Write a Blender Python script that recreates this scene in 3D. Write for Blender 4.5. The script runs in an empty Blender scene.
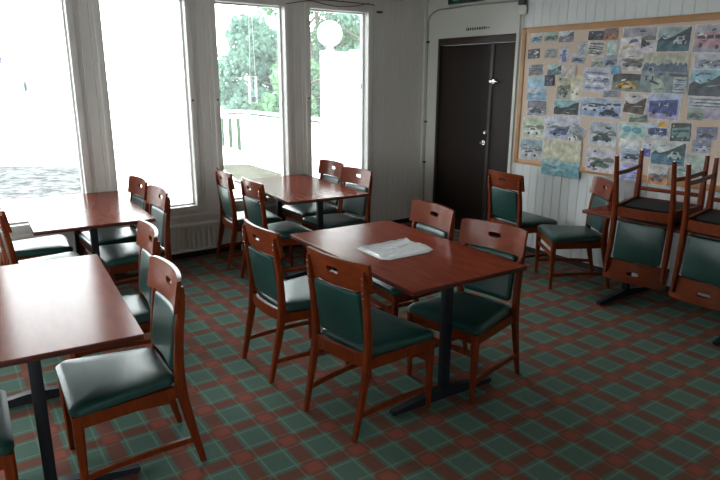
import bpy, bmesh, math, random
from mathutils import Vector, Matrix
random.seed(7)
C = bpy.context.scene.collection
PI = math.pi
XW, YW = 4.80, 5.65            # door wall and window wall planes
XL, YB, ZC = -3.2, -2.4, 2.72  # left wall, back wall, ceiling

# ------------------------------------------------------------------ materials
def lin(h):
    v = [int(h[i:i+2], 16) / 255 for i in (0, 2, 4)]
    return tuple(x / 12.92 if x <= .04045 else ((x + .055) / 1.055) ** 2.4 for x in v) + (1,)
def mat(name, col, rough=.5, metal=0, coat=0, coat_rough=.1, spec=.5, ior=1.5, coat_ior=1.35):
    m = bpy.data.materials.new(name); m.use_nodes = True
    b = m.node_tree.nodes['Principled BSDF']
    b.inputs['Base Color'].default_value = col if len(col) == 4 else (*col, 1)
    b.inputs['Roughness'].default_value = rough
    b.inputs['Metallic'].default_value = metal
    b.inputs['Coat Weight'].default_value = coat
    b.inputs['IOR'].default_value = ior; b.inputs['Coat IOR'].default_value = coat_ior
    b.inputs['Coat Roughness'].default_value = coat_rough
    b.inputs['Specular IOR Level'].default_value = spec
    return m
def noisy(name, c0, c1, scale, rough=.5, detail=4, bump=0, bscale=None, stretch=(1, 1, 1), **k):
    m = mat(name, c0, rough, **k); nt = m.node_tree; N = nt.nodes; L = nt.links
    b = N['Principled BSDF']
    tc = N.new('ShaderNodeTexCoord'); mp = N.new('ShaderNodeMapping'); mp.inputs['Scale'].default_value = stretch
    L.new(tc.outputs['Object'], mp.inputs[0])
    n = N.new('ShaderNodeTexNoise'); n.inputs['Scale'].default_value = scale; n.inputs['Detail'].default_value = detail
    L.new(mp.outputs[0], n.inputs['Vector'])
    r = N.new('ShaderNodeValToRGB'); r.color_ramp.elements[0].color = (*c0[:3], 1); r.color_ramp.elements[1].color = (*c1[:3], 1)
    r.color_ramp.elements[0].position = .3; r.color_ramp.elements[1].position = .7
    L.new(n.outputs['Fac'], r.inputs[0]); L.new(r.outputs[0], b.inputs['Base Color'])
    if bump:
        n2 = N.new('ShaderNodeTexNoise'); n2.inputs['Scale'].default_value = bscale or scale * 4
        L.new(tc.outputs['Object'], n2.inputs['Vector'])
        bp = N.new('ShaderNodeBump'); bp.inputs['Strength'].default_value = bump; bp.inputs['Distance'].default_value = .01
        L.new(n2.outputs['Fac'], bp.inputs['Height']); L.new(bp.outputs[0], b.inputs['Normal'])
    return m

def leaf(name, c0, c1, scale):
    m = noisy(name, c0, c1, scale, .8, spec=.1); nt = m.node_tree; N = nt.nodes; L = nt.links; b = N['Principled BSDF']
    t = N.new('ShaderNodeBsdfTranslucent'); x = N.new('ShaderNodeMixShader'); x.inputs[0].default_value = .45
    L.new(b.inputs['Base Color'].links[0].from_socket, t.inputs[0]); L.new(b.outputs[0], x.inputs[1]); L.new(t.outputs[0], x.inputs[2]); L.new(x.outputs[0], N['Material Output'].inputs[0]); return m
M = {}
M['wood'] = noisy('cherry_wood', (.110, .0175, .004), (.170, .030, .006), 9, .45, stretch=(4, 4, 1), coat=.2, coat_rough=.2, ior=1.2)
M['railwood'] = noisy('cherry_wood_rail', (.110, .0175, .004), (.175, .031, .0065), 9, .45, stretch=(1, 4, 4), coat=.35, coat_rough=.16, ior=1.2)
M['top'] = noisy('table_top_wood', (.17, .030, .016), (.23, .046, .023), 6, .6, stretch=(5, 1, 1), coat=1, coat_rough=.19, spec=0, coat_ior=1.16)
M['edge'] = mat('table_edge', (.045, .012, .008), .35)
M['vinyl'] = noisy('green_vinyl', (.007, .040, .033), (.010, .050, .041), 25, .34, bump=.06, bscale=220)
M['under'] = mat('seat_bottom_cloth', (.008, .008, .009), .95)
M['steel'] = mat('dark_steel', (.012, .014, .019), .45, .2, spec=.3)
M['chrome'] = mat('chrome', (.75, .74, .7), .25, 1)
M['white'] = noisy('cream_paint', (.60, .62, .615), (.65, .67, .665), 3, .45)
M['wframe'] = noisy('window_paint', (.58, .545, .51), (.62, .585, .55), 3, .4)
M['wsmooth'] = noisy('smooth_cream_paint', (.52, .51, .465), (.57, .56, .51), 2, .5)
M['ceil'] = mat('ceiling_paint', (.75, .74, .71), .8)
M['rad'] = mat('radiator_enamel', (.56, .54, .5), .35)
M['base'] = mat('dark_baseboard', (.012, .009, .008), .5)
M['door'] = noisy('dark_brown_door', (.014, .009, .007), (.022, .014, .011), 5, .5, stretch=(1, 1, .1), spec=.25)
M['doorf'] = noisy('dark_door_frame', (.028, .015, .011), (.036, .02, .015), 5, .4, stretch=(1, 1, .1))
M['cork'] = noisy('cork_board', (.56, .43, .35), (.63, .50, .41), 60, .85)
M['frame'] = noisy('oak_frame', (.36, .17, .06), (.44, .21, .075), 8, .45)
M['black'] = mat('black_plastic', (.008, .008, .008), .4)
M['signgreen'] = mat('sign_green', (.006, .035, .028), .35)
M['signteal'] = mat('sign_teal', (.12, .40, .36), .4)
M['ink'] = mat('dark_lettering', (.03, .03, .03), .6)
M['plastic'] = mat('white_plastic', (.6, .58, .5), .4)
M['brown'] = mat('brown_rail', (.12, .05, .025), .5)
M['cable'] = mat('brown_cable', (.10, .06, .045), .6)
M['pipe'] = mat('painted_pipe', (.30, .29, .26), .3, .2)
M['extwhite'] = mat('exterior_white_paint', (.8, .8, .8), .5)
M['extblue'] = mat('exterior_pale_board', (.40, .46, .5), .6)
M['terrace'] = noisy('pale_terrace_concrete', (.60, .57, .55), (.74, .72, .7), 3, .8)
M['gravel'] = noisy('gravel', (.006, .010, .011), (.12, .12, .117), 7, .9, detail=8, bump=.5, bscale=30, spec=0)
M['soil'] = noisy('weedy_ground', (.03, .035, .022), (.07, .065, .05), 4, .9, detail=8, spec=0)
M['grass'] = noisy('dark_undergrowth', (.010, .026, .014), (.03, .05, .02), 1.5, .9, spec=0)
M['haze'] = noisy('pale_open_ground', (.42, .44, .45), (.5, .52, .52), .3, .9)
M['bark'] = noisy('bark', (.06, .05, .04), (.1, .085, .07), 12, .9)
M['leaf1'] = leaf('leaf_green', (.085, .17, .095), (.15, .27, .14), .8)
M['leaf2'] = leaf('leaf_bluegreen', (.085, .16, .125), (.13, .23, .17), .8)
M['leaf3'] = leaf('leaf_yellowgreen', (.09, .18, .05), (.14, .25, .08), .8)
M['globe'] = mat('opal_globe', (.85, .85, .85), .3)
M['greymetal'] = mat('grey_metal', (.2, .26, .3), .4)

def glass_mat():
    m = bpy.data.materials.new('window_glass'); m.use_nodes = True; N = m.node_tree.nodes; L = m.node_tree.links; N.clear()
    o = N.new('ShaderNodeOutputMaterial'); t = N.new('ShaderNodeBsdfTransparent'); g = N.new('ShaderNodeBsdfGlossy'); x = N.new('ShaderNodeMixShader')
    t.inputs[0].default_value = (.97, .99, .98, 1); g.inputs['Roughness'].default_value = .02
    f = N.new('ShaderNodeFresnel'); f.inputs[0].default_value = 1.45
    L.new(f.outputs[0], x.inputs[0]); L.new(t.outputs[0], x.inputs[1]); L.new(g.outputs[0], x.inputs[2]); 
    d = N.new('ShaderNodeBsdfTranslucent'); d.inputs[0].default_value = (.95, 1, 1, 1); y = N.new('ShaderNodeMixShader'); y.inputs[0].default_value = .020   # glare veil mixed into the glass to wash out the view
    L.new(x.outputs[0], y.inputs[1]); L.new(d.outputs[0], y.inputs[2]); L.new(y.outputs[0], o.inputs[0]); return m
M['glass'] = glass_mat()

def bag_mat():
    m = mat('clear_plastic_bag', (.85, .87, .88), .12); nt = m.node_tree; N = nt.nodes; L = nt.links; b = N['Principled BSDF']
    t = N.new('ShaderNodeBsdfTransparent'); x = N.new('ShaderNodeMixShader'); x.inputs[0].default_value = .8
    L.new(t.outputs[0], x.inputs[1]); L.new(b.outputs[0], x.inputs[2]); L.new(x.outputs[0], N['Material Output'].inputs[0]); return m
M['bag'] = bag_mat()

def carpet():
    m = mat('tartan_carpet', (.1, .1, .1), .95, spec=.15); nt = m.node_tree; N = nt.nodes; L = nt.links
    def val(x):
        n = N.new('ShaderNodeValue'); n.outputs[0].default_value = x; return n.outputs[0]
    def mth(op, a, b=0, clamp=False):
        n = N.new('ShaderNodeMath'); n.operation = op; n.use_clamp = clamp
        for i, v in enumerate((a, b)):
            if isinstance(v, (int, float)): n.inputs[i].default_value = v
            else: L.new(v, n.inputs[i])
        return n.outputs[0]
    tc = N.new('ShaderNodeTexCoord'); nz = N.new('ShaderNodeTexNoise'); nz.inputs['Scale'].default_value = 90; nz.inputs['Detail'].default_value = 3
    L.new(tc.outputs['Object'], nz.inputs['Vector'])
    va = N.new('ShaderNodeVectorMath'); va.operation = 'MULTIPLY_ADD'; va.inputs[1].default_value = (.008,) * 3
    L.new(nz.outputs['Color'], va.inputs[0]); L.new(tc.outputs['Object'], va.inputs[2])
    sp = N.new('ShaderNodeSeparateXYZ'); L.new(va.outputs[0], sp.inputs[0])
    def axis(c, x0, per, gw):
        p = mth('FRACT', mth('DIVIDE', mth('SUBTRACT', c, x0 + .004), per))        # green from 0 to gw
        d = mth('ABSOLUTE', mth('SUBTRACT', p, gw / 2))                     # distance from the green centre
        d = mth('MINIMUM', d, mth('SUBTRACT', 1, d))
        grn = mth('SUBTRACT', 1, mth('MULTIPLY', mth('SUBTRACT', d, gw / 2 + .065), 18, True), True)
        ln = mth('SUBTRACT', 1, mth('MULTIPLY', mth('ABSOLUTE', mth('SUBTRACT', d, gw / 2)), 34), True)
        return grn, ln
    gx, lx = axis(sp.outputs[0], 1.007, .2365, .5); gy, ly = axis(sp.outputs[1], 2.387, .248, .54)
    def mix(f, a, b):
        n = N.new('ShaderNodeMix'); n.data_type = 'RGBA'
        if isinstance(f, (int, float)): n.inputs[0].default_value = f
        else: L.new(f, n.inputs[0])
        for i, v in ((6, a), (7, b)):
            if isinstance(v, tuple): n.inputs[i].default_value = (*v, 1)
            else: L.new(v, n.inputs[i])
        return n.outputs[2]
    RED, MIXC, GRN = (.245, .070, .049), (.155, .063, .045), (.080, .138, .109)
    body = mix(gx, mix(gy, RED, MIXC), mix(gy, MIXC, GRN))
    line = mth('MAXIMUM', lx, ly)
    lcol = mix(mth('MULTIPLY', gx, gy), (.22, .17, .10), (.18, .29, .22))
    col = mix(mth('MULTIPLY', line, .6), body, lcol)
    n2 = N.new('ShaderNodeTexNoise'); n2.inputs['Scale'].default_value = 260; n2.inputs['Detail'].default_value = 2
    L.new(tc.outputs['Object'], n2.inputs['Vector'])
    mul = N.new('ShaderNodeMix'); mul.data_type = 'RGBA'; mul.blend_type = 'MULTIPLY'; mul.inputs[0].default_value = 1
    r = N.new('ShaderNodeMapRange'); r.inputs[3].default_value = .6; r.inputs[4].default_value = 1.4; L.new(n2.outputs['Fac'], r.inputs[0])
    L.new(col, mul.inputs[6]); L.new(r.outputs[0], mul.inputs[7])
    L.new(mul.outputs[2], N['Principled BSDF'].inputs['Base Color'])
    bp = N.new('ShaderNodeBump'); bp.inputs['Strength'].default_value = .5; bp.inputs['Distance'].default_value = .004
    L.new(n2.outputs['Fac'], bp.inputs['Height']); L.new(bp.outputs[0], N['Principled BSDF'].inputs['Normal'])
    return m
M['carpet'] = carpet()

# ------------------------------------------------------------------ mesh helpers
def bx(bm, a, b, bev=0, seg=2, mi=0):
    x0, y0, z0 = a; x1, y1, z1 = b
    v = [bm.verts.new(p) for p in ((x0,y0,z0),(x1,y0,z0),(x1,y1,z0),(x0,y1,z0),(x0,y0,z1),(x1,y0,z1),(x1,y1,z1),(x0,y1,z1))]
    f = [bm.faces.new([v[i] for i in q]) for q in ((3,2,1,0),(4,5,6,7),(0,1,5,4),(1,2,6,5),(2,3,7,6),(3,0,4,7))]
    for q in f: q.material_index = mi
    if bev:
        es = list({e for q in f for e in q.edges})
        bmesh.ops.bevel(bm, geom=es, offset=bev, segments=seg, profile=.6, affect='EDGES')
def loft(bm, rings, closed=True, caps=True, mi=0):
    R_ = [[bm.verts.new(p) for p in r] for r in rings]; n = len(R_[0])
    for a, b in zip(R_, R_[1:]):
        for i in range(n if closed else n - 1):
            f = bm.faces.new((a[i], a[(i+1) % n], b[(i+1) % n], b[i])); f.material_index = mi
    if caps and closed:
        bm.faces.new(R_[0][::-1]).material_index = mi; bm.faces.new(R_[-1]).material_index = mi
    return R_
def rect_ring(c, u, v, w, d, ch=.22):
    c, u, v = Vector(c), Vector(u), Vector(v); k = ch * min(w, d); a, b = w/2, d/2
    return [c + u*x + v*y for x, y in ((-a+k,-b),(a-k,-b),(a,-b+k),(a,b-k),(a-k,b),(-a+k,b),(-a,b-k),(-a,-b+k))]
def tube(bm, pts, r, n=8, mi=0):
    pts = [Vector(p) for p in pts]; rings = []
    for i, p in enumerate(pts):
        t = (pts[min(i+1, len(pts)-1)] - pts[max(i-1, 0)]).normalized()
        a = t.cross(Vector((0,0,1)) if abs(t.z) < .9 else Vector((1,0,0))).normalized(); b = t.cross(a)
        rr = r[i] if isinstance(r, (list, tuple)) else r
        rings.append([p + a*math.cos(2*PI*k/n)*rr + b*math.sin(2*PI*k/n)*rr for k in range(n)])
    loft(bm, rings, mi=mi)
def lathe(bm, prof, n=24, c=(0,0,0), axis='z', mi=0):
    rings = []
    for r, h in prof:
        ring = []
        for k in range(n):
            a = 2*PI*k/n; x, y = r*math.cos(a), r*math.sin(a)
            p = (x, y, h) if axis == 'z' else ((h, x, y) if axis == 'x' else (x, h, -y))
            ring.append(Vector(p) + Vector(c))
        rings.append(ring)
    loft(bm, rings, mi=mi)
def obj(name, bm, m, parent=None, smooth=True, loc=None):
    bmesh.ops.recalc_face_normals(bm, faces=bm.faces)
    me = bpy.data.meshes.new(name); bm.to_mesh(me); bm.free()
    for x in (m if isinstance(m, (list, tuple)) else [m]): me.materials.append(x)
    o = bpy.data.objects.new(name, me); C.objects.link(o)
    if smooth:
        me.shade_smooth(); me.set_sharp_from_angle(angle=math.radians(38))
    if parent: o.parent = parent
    if loc: o.location = loc
    return o
def thing(name, label, cat, loc=(0,0,0), rz=0, group=None):
    o = bpy.data.objects.new(name, None); C.objects.link(o); o.empty_display_size = .1
    o.location = loc; o.rotation_euler = (0, 0, rz); return tag(o, label, cat, group)
def tag(o, label, cat, group=None, kind=None):
    o['label'] = label; o['category'] = cat
    if group: o['group'] = group
    if kind: o['kind'] = kind
    return o
def struct(name, bm, m, parent=None, **k):
    o = obj(name, bm, m, parent, **k)
    if not parent: o['kind'] = 'structure'
    return o
def copy_tree(o, parent=None):
    c = o.copy(); C.objects.link(c)
    if parent: c.parent = parent
    for ch in list(o.children): copy_tree(ch, c)
    return c
NB = bmesh.new

# ------------------------------------------------------------------ room shell
b = NB(); bx(b, (XL-.14, YB-.14, -.1), (XW+.15, YW+.15, 0)); struct('floor', b, M['carpet'], smooth=False)
b = NB(); bx(b, (XL-.1, YB-.1, ZC), (XW+.15, YW+.15, ZC+.1)); struct('ceiling', b, M['ceil'], smooth=False)

def panel(bm, a0, a1, z0, z1, front, back, ax, pitch=.095, sgn=1, phase=0.):
    """boarded wall panel: V grooves every pitch along axis ax ('x' or 'y'); front face coordinate, back face coordinate"""
    pts = [(a0, front)]; k = math.ceil((a0 - phase) / pitch)
    while phase + k*pitch < a1 - .006:
        g = phase + k*pitch
        if g > a0 + .006: pts += [(g-.004, front), (g-.001, front + .0035*sgn), (g+.001, front + .0035*sgn), (g+.004, front)]
        k += 1
    pts += [(a1, front), (a1, back), (a0, back)]
    P = [[(p, q, z) if ax == 'x' else (q, p, z) for p, q in pts] for z in (z0, z1)]
    loft(bm, P)

WIN = [(-2.71, -1.99), (-1.72, -1.0), (-.73, -.01), (.262, .985), (1.25, 1.968), (2.255, 2.971), (3.254, 3.981)]
WZ0, WZ1 = .505, 2.385
b = NB()
panel(b, XL, 3.981, 0, WZ0, YW, YW+.14, 'x')
panel(b, XL, 3.981, WZ1, ZC, YW, YW+.14, 'x', pitch=3)
edges = [XL] + [e for w in WIN for e in w] 
for i in range(0, len(edges)-1, 2):
    x0, x1 = edges[i], edges[i+1]
    if x1 - x0 < .4: panel(b, x0, x1, WZ0, WZ1, YW, YW+.14, 'x', pitch=.085, phase=(x0+x1)/2-.0425)
    else: panel(b, x0, x1, WZ0, WZ1, YW, YW+.14, 'x')
panel(b, 3.981, XW+.12, 0, ZC, YW, YW+.14, 'x', pitch=.075)
struct('wall_back', b, M['wframe'], smooth=False)

DY0, DY1, DZ = 4.275, 5.418, 2.137       # door opening
b = NB()
panel(b, YB, 4.20, 0, ZC, XW, XW+.12, 'y')
panel(b, 5.60, YW, 0, ZC, XW, XW+.12, 'y', pitch=3)
struct('wall_right', b, M['white'], smooth=False)
b = NB()
bx(b, (XW-.004, DY1, 0), (XW+.12, 5.60, ZC)); bx(b, (XW-.004, 4.20, 0), (XW+.12, DY0, ZC)); bx(b, (XW-.004, DY0, DZ), (XW+.12, DY1, ZC))
o = struct('trim_1', b, M['wsmooth'], smooth=False)
b = NB(); bx(b, (XW-.018, 4.235, 0), (XW-.005, 4.272, 2.40), .003); struct('trim_2', b, M['wsmooth'])
FILL_LW = [(2.6, 3.9), (4.1, 5.4)]          # unseen left-wall windows, added to fill the room with daylight, along y
FILL_FW = [(-2.8, -1.3)]   # unseen window behind the camera, added as daylight fill, along x
b = NB(); bx(b, (XL-.14, YB, 0), (XL, YW, WZ0)); bx(b, (XL-.14, YB, WZ1), (XL, YW, ZC))
le = [YB] + [e for w in FILL_LW for e in w] + [YW]
for i in range(0, len(le), 2): bx(b, (XL-.14, le[i], WZ0), (XL, le[i+1], WZ1))
struct('wall_left', b, M['white'], smooth=False)
b = NB(); bx(b, (XL-.14, YB-.14, 0), (XW+.12, YB, WZ0)); bx(b, (XL-.14, YB-.14, WZ1), (XW+.12, YB, ZC))
le = [XL-.14] + [e for w in FILL_FW for e in w] + [XW+.12]
for i in range(0, len(le), 2): bx(b, (le[i], YB-.14, WZ0), (le[i+1], YB, WZ1))
struct('wall_front', b, M['white'], smooth=False)

b = NB(); bx(b, (XL, YW-.012, 0), (XW, YW, .05)); struct('baseboard_back', b, M['base'], smooth=False)
b = NB(); bx(b, (XW-.012, YB, 0), (XW, 4.20, .05)); struct('baseboard_right', b, M['base'], smooth=False)

# windows, real and added for fill: casing, sash, glass
for i, (x0, x1) in enumerate(WIN + FILL_LW + FILL_FW):
    root = bpy.data.objects.new('window_%d' % (i+1), None); C.objects.link(root); root['kind'] = 'structure'
    root.location = ((x0+x1)/2, YW, WZ0)
    w = (x1-x0)/2; h = WZ1-WZ0
    if i >= len(WIN): root.location = (XL, (x0+x1)/2, WZ0); root.rotation_euler = (0, 0, PI/2)
    if i >= len(WIN + FILL_LW): root.location = ((x0+x1)/2, YB, WZ0); root.rotation_euler = (0, 0, PI)
    def ring(bm, inn, out, y0, y1, bev=.003):
        bx(bm, (-w-out, y0, -out), (-w+inn, y1, h+out), bev); bx(bm, (w-inn, y0, -out), (w+out, y1, h+out), bev)
        bx(bm, (-w+inn, y0, -out), (w-inn, y1, inn), bev); bx(bm, (-w+inn, y0, h-inn), (w-inn, y1, h+out), bev)
    b = NB(); ring(b, 0, .055, -.012, .0); obj('casing', b, M['wframe'], root)
    b = NB(); ring(b, .012, 0, .075, .13); obj('sash', b, M['extwhite'], root)
    b = NB(); bx(b, (-w+.008, .098, .008), (w-.008, .104, h-.008)); obj('pane', b, M['glass'], root, smooth=False)
    b = NB(); bx(b, (-w-.03, .142, -.055), (w+.03, .24, -.01), .004); obj('outer_sill', b, M['extwhite'], root)
b = NB(); bx(b, (XL, YW-.03, .395), (3.99, YW, .425), .005); struct('trim_3', b, M['wframe'])
b = NB(); bx(b, (XW-.03, YW-.035, 0), (XW, YW, ZC), .004); struct('trim_4', b, M['wsmooth'])
b = NB(); bx(b, (4.03, YW-.008, .285), (4.765, YW, .30)); struct('trim_5', b, M['wframe'], smooth=False)

# door: two dark leaves in a dark frame
root = bpy.data.objects.new('door_1', None); C.objects.link(root); root['kind'] = 'structure'; root.location = (XW, (DY0+DY1)/2, 0)
cy = (DY0+DY1)/2; hw = (DY1-DY0)/2
b = NB(); bx(b, (-.012, hw-.035, 0), (.10, hw, DZ), .002); bx(b, (-.012, -hw, 0), (.10, -hw+.012, DZ), .002); bx(b, (-.012, -hw+.012, DZ-.075), (.10, hw-.035, DZ), .002)
obj('door_frame', b, M['doorf'], root)
sp = 4.577 - cy
b = NB(); bx(b, (.012, sp+.004, .006), (.052, hw-.038, DZ-.078), .003); leaf = obj('door_leaf', b, M['door'], root)
b = NB(); bx(b, (.012, -hw+.014, .006), (.052, sp-.004, DZ-.078), .003); leaf2 = obj('door_leaf', b, M['door'], root)
b = NB(); bx(b, (.0, sp-.004, .006), (.012, sp+.036, DZ-.078), .003); obj('cover_strip', b, M['doorf'], root)
b = NB(); lathe(b, [(.0, -.008), (.026, -.008), (.028, 0.0), (.028, .011)], 20, (0, 4.645-cy, 1.043), 'x')
bx(b, (-.05, 4.640-cy, 1.036), (-.008, 4.65-cy, 1.05), .003); obj('door_knob', b, M['chrome'], leaf)
b = NB(); lathe(b, [(.0, -.012), (.014, -.012), (.022, -.002), (.022, .011)], 20, (0, 4.632-cy, 1.15), 'x'); obj('lock_cylinder', b, M['chrome'], leaf)
b = NB(); bx(b, (-.02, 4.52-cy, 1.655), (.012, 4.552-cy, 1.70), .004); bx(b, (-.03, 4.47-cy, 1.668), (-.012, 4.55-cy, 1.684), .004); bx(b, (-.016, 4.55-cy, 1.665), (.0, 4.60-cy, 1.69), .003)
obj('latch', b, M['chrome'], leaf2)
# small dark lettering above the door (too small to read in the photograph: uneven dark strokes)
b = NB(); y = 4.985
for i, (wd, hh) in enumerate([(.006,.030),(.021,.028),(.020,.026),(.021,.028),(.019,.026),(.021,.025),(.020,.028),(.021,.026),(.019,.028),(.014,.016),(.018,.012)]):
    z = 2.213
    bx(b, (XW-.0065, y-wd, z-hh/2), (XW-.0045, y, z+hh/2)); y -= wd + .014
tag(obj('lettering', b, M['ink'], smooth=False), 'row of tiny dark letters on the cream wall above the dark door', 'lettering')

# radiators
def radiator(x0, x1, label):
    t = thing('radiator', label, 'radiator', (x0, YW-.10, .085), 0, None)
    n = int((x1-x0)/.05); pts = []
    prof = [(0, 0.035)]
    for k in range(n):
        a = k*(x1-x0)/n; s = (x1-x0)/n
        prof += [(a+s*.12, .012), (a+s*.38, .012), (a+s*.5, 0), (a+s*.88, 0)]
    prof += [(x1-x0, .035), (x1-x0, .06), (0, .06)]
    b = NB(); loft(b, [[(x, y, z) for x, y in prof] for z in (.02, .235)]); obj('ribbed_panel', b, M['rad'], t, smooth=False)
    b = NB(); bx(b, (-.004, -.004, .235), (x1-x0+.004, .085, .262), .004); obj('top_grille', b, M['rad'], t)
    b = NB(); bx(b, (-.004, -.004, -.005), (x1-x0+.004, .06, .02), .004); obj('bottom_rail', b, M['rad'], t)
    b = NB(); bx(b, (.1, .06, .05), (.14, .10, .22), .002); bx(b, (x1-x0-.14, .06, .05), (x1-x0-.1, .10, .22), .002); obj('bracket', b, M['rad'], t)
    b = NB(); tube(b, [(x1-x0-.03, .045, .0), (x1-x0-.03, .045, -.085)], .009); obj('pipe', b, M['rad'], t)
    return t
radiator(1.02, 2.42, 'long low cream radiator with vertical ribs under the second window')
radiator(-1.3, .2, 'cream ribbed radiator under the far left windows, behind the left chairs')
SKY = 13.5
# ------------------------------------------------------------------ chair
def make_chair():
    t = thing('dining_chair', 'x', 'chair')
    # seat cushion: rounded trapezoid
    def outline(ins, n=6):
        fw, rw, fy, ry = .250-ins, .187-ins, .226-ins, -.205+ins; r = max(.045-ins*.5, .012)
        cs = [((fw-r, fy-r), 0), ((-fw+r, fy-r), PI/2), ((-rw+r, ry+r), PI), ((rw-r, ry+r), 1.5*PI)]
        out = []
        for (cx, cy_), a0 in cs:
            for k in range(n+1):
                a = a0 + k/n*PI/2; out.append((cx + r*math.cos(a), cy_ + r*math.sin(a)))
        return out
    b = NB(); rings = []
    for ins, z in ((.006, .407), (.0, .414), (0, .436), (.004, .446), (.012, .453), (.026, .457), (.06, .461), (.11, .463)):
        rings.append([(x, y, z + (.008*(y/.22)**3 * -1 if y > .12 and z > .44 else 0)) for x, y in outline(ins)])
    loft(b, rings); seat = obj('seat', b, M['vinyl'], t)
    b = NB(); loft(b, [[(x, y, z) for x, y in outline(.026)] for z in (.362, .366)]); u = obj('seat_bottom', b, M['under'], seat); u['label'] = 'black cloth under the seat'
    # apron frame
    b = NB()
    def board(p, q, z0, z1, th):
        p, q = Vector((*p, 0)), Vector((*q, 0)); d = (q-p).normalized(); nrm = Vector((-d.y, d.x, 0))
        loft(b, [[c + nrm*s + Vector((0, 0, z)) for s, z in ((-th/2, z0), (th/2, z0), (th/2, z1), (-th/2, z1))] for c in (p, q)])
    board((-.215, .207), (.215, .207), .355, .406, .022)
    for s in (-1, 1): board((s*.231, .195), (s*.186, -.205), .352, .406, .022)
    n = 8
    loft(b, [[(x, y0+dy, z) for dy, z in ((-.011, .366), (.011, .366), (.011, .432), (-.011, .432))] for x, y0 in [(-.185 + .37*k/n, -.216 - .022*(1-((k-n/2)/(n/2))**2)) for k in range(n+1)]])
    obj('seat_frame', b, M['wood'], t)
    X, Y, Z = Vector((1,0,0)), Vector((0,1,0)), Vector((0,0,1))
    for s in (-1, 1):
        b = NB(); loft(b, [rect_ring((s*.226, .202, z), X, Y, w, w) for z, w in ((.004, .024), (.15, .031), (.33, .040), (.407, .040))])
        leg = obj('front_leg', b, M['wood'], t)
        b = NB(); lathe(b, [(.007, 0), (.008, .005)], 10, (s*.226, .202, -.0005)); obj('glide', b, M['chrome'], leg)
        b = NB()
        path = [(.190, -.297, .004, .022, .028), (.191, -.276, .10, .025, .034), (.193, -.250, .22, .027, .041), (.194, -.226, .34, .031, .046), (.195, -.217, .42, .033, .046),
                (.196, -.217, .52, .034, .040), (.197, -.228, .66, .034, .036), (.198, -.243, .76, .029, .034), (.199, -.251, .82, .021, .026), (.200, -.255, .856, .009, .014)]
        loft(b, [rect_ring((s*x, y, z), X, Y, w, d) for x, y, z, w, d in path])
        rl = obj('rear_leg', b, M['wood'], t)
        b = NB(); lathe(b, [(.007, 0), (.008, .005)], 10, (s*.190, -.297, -.0005)); obj('glide', b, M['chrome'], rl)
        for z, x, y in ((.728, .1975, -.2555), (.752, .198, -.2592), (.795, .1985, -.2620), (.824, .199, -.2638)):
            b = NB(); lathe(b, [(.0001, -.0035), (.004, -.003), (.0055, .0), (.0055, .004)], 10, (s*x, y, z), 'y'); obj('screw', b, M['chrome'], rl, smooth=True)
        # side stretcher, gently arched
        b = NB(); k = 8
        loft(b, [rect_ring((s*(.194 + .031*i/k), -.272 + .47*i/k, .128 - .008*i/k + .008*math.sin(PI*i/k)), X, Z, .017, .028) for i in range(k+1)])
        obj('side_stretcher', b, M['wood'], t)
    b = NB(); bx(b, (-.215, .192, .272), (.215, .208, .302), .003); obj('front_stretcher', b, M['wood'], t)
    # curved top rail with a slot
    SAG = .034
    def rail_pt(x, z, off):                       # off: 0 back face, 1 front face
        y = -.236 - .17*(z-.745) - SAG*(1-(x/.222)**2) + .012
        return Vector((x, y + off*.019, z))
    hw_, hh, z0, z1, zc = .044, .0145, .746, .893, .826
    xs = sorted(set([round(-.222 + .444*i/22, 4) for i in range(23)] + [round(s*(hw_ - hh + hh*math.cos(a)), 4) for s in (-1, 1) for a in (0, .35, .75, 1.2, PI/2)]))
    def hole(x):
        ax_ = abs(x)
        if ax_ >= hw_ - 1e-5: return 0
        if ax_ <= hw_ - hh: return hh
        return math.sqrt(max(0, hh*hh - (ax_-(hw_-hh))**2))
    b = NB(); cache = {}
    def V(x, z, off):
        k = (round(x, 5), round(z, 5), off)
        if k not in cache: cache[k] = b.verts.new(rail_pt(x, z, off))
        return cache[k]
    def quad(*v):
        v = list(dict.fromkeys(v))
        if len(v) > 2: b.faces.new(v)
    for xa, xb in zip(xs, xs[1:]):
        ha, hb = hole(xa), hole(xb)
        zt = lambda x: z1 - .006*(abs(x)/.222)**8
        for off in (0, 1):
            quad(V(xa, z0, off), V(xb, z0, off), V(xb, zc-hb, off), V(xa, zc-ha, off))
            quad(V(xa, zc+ha, off), V(xb, zc+hb, off), V(xb, zt(xb), off), V(xa, zt(xa), off))
        quad(V(xa, z0, 0), V(xb, z0, 0), V(xb, z0, 1), V(xa, z0, 1))
        quad(V(xa, zt(xa), 0), V(xb, zt(xb), 0), V(xb, zt(xb), 1), V(xa, zt(xa), 1))
        if ha or hb:
            quad(V(xa, zc-ha, 0), V(xb, zc-hb, 0), V(xb, zc-hb, 1), V(xa, zc-ha, 1))
            quad(V(xa, zc+ha, 0), V(xb, zc+hb, 0), V(xb, zc+hb, 1), V(xa, zc+ha, 1))
    for x in (xs[0], xs[-1]):
        za = z1 - .006
        quad(V(x, z0, 0), V(x, zc, 0), V(x, zc, 1), V(x, z0, 1)); quad(V(x, zc, 0), V(x, za, 0), V(x, za, 1), V(x, zc, 1))
    obj('top_rail', b, M['railwood'], t)
    # upholstered back pad between the posts
    b = NB(); rings = []
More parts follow.
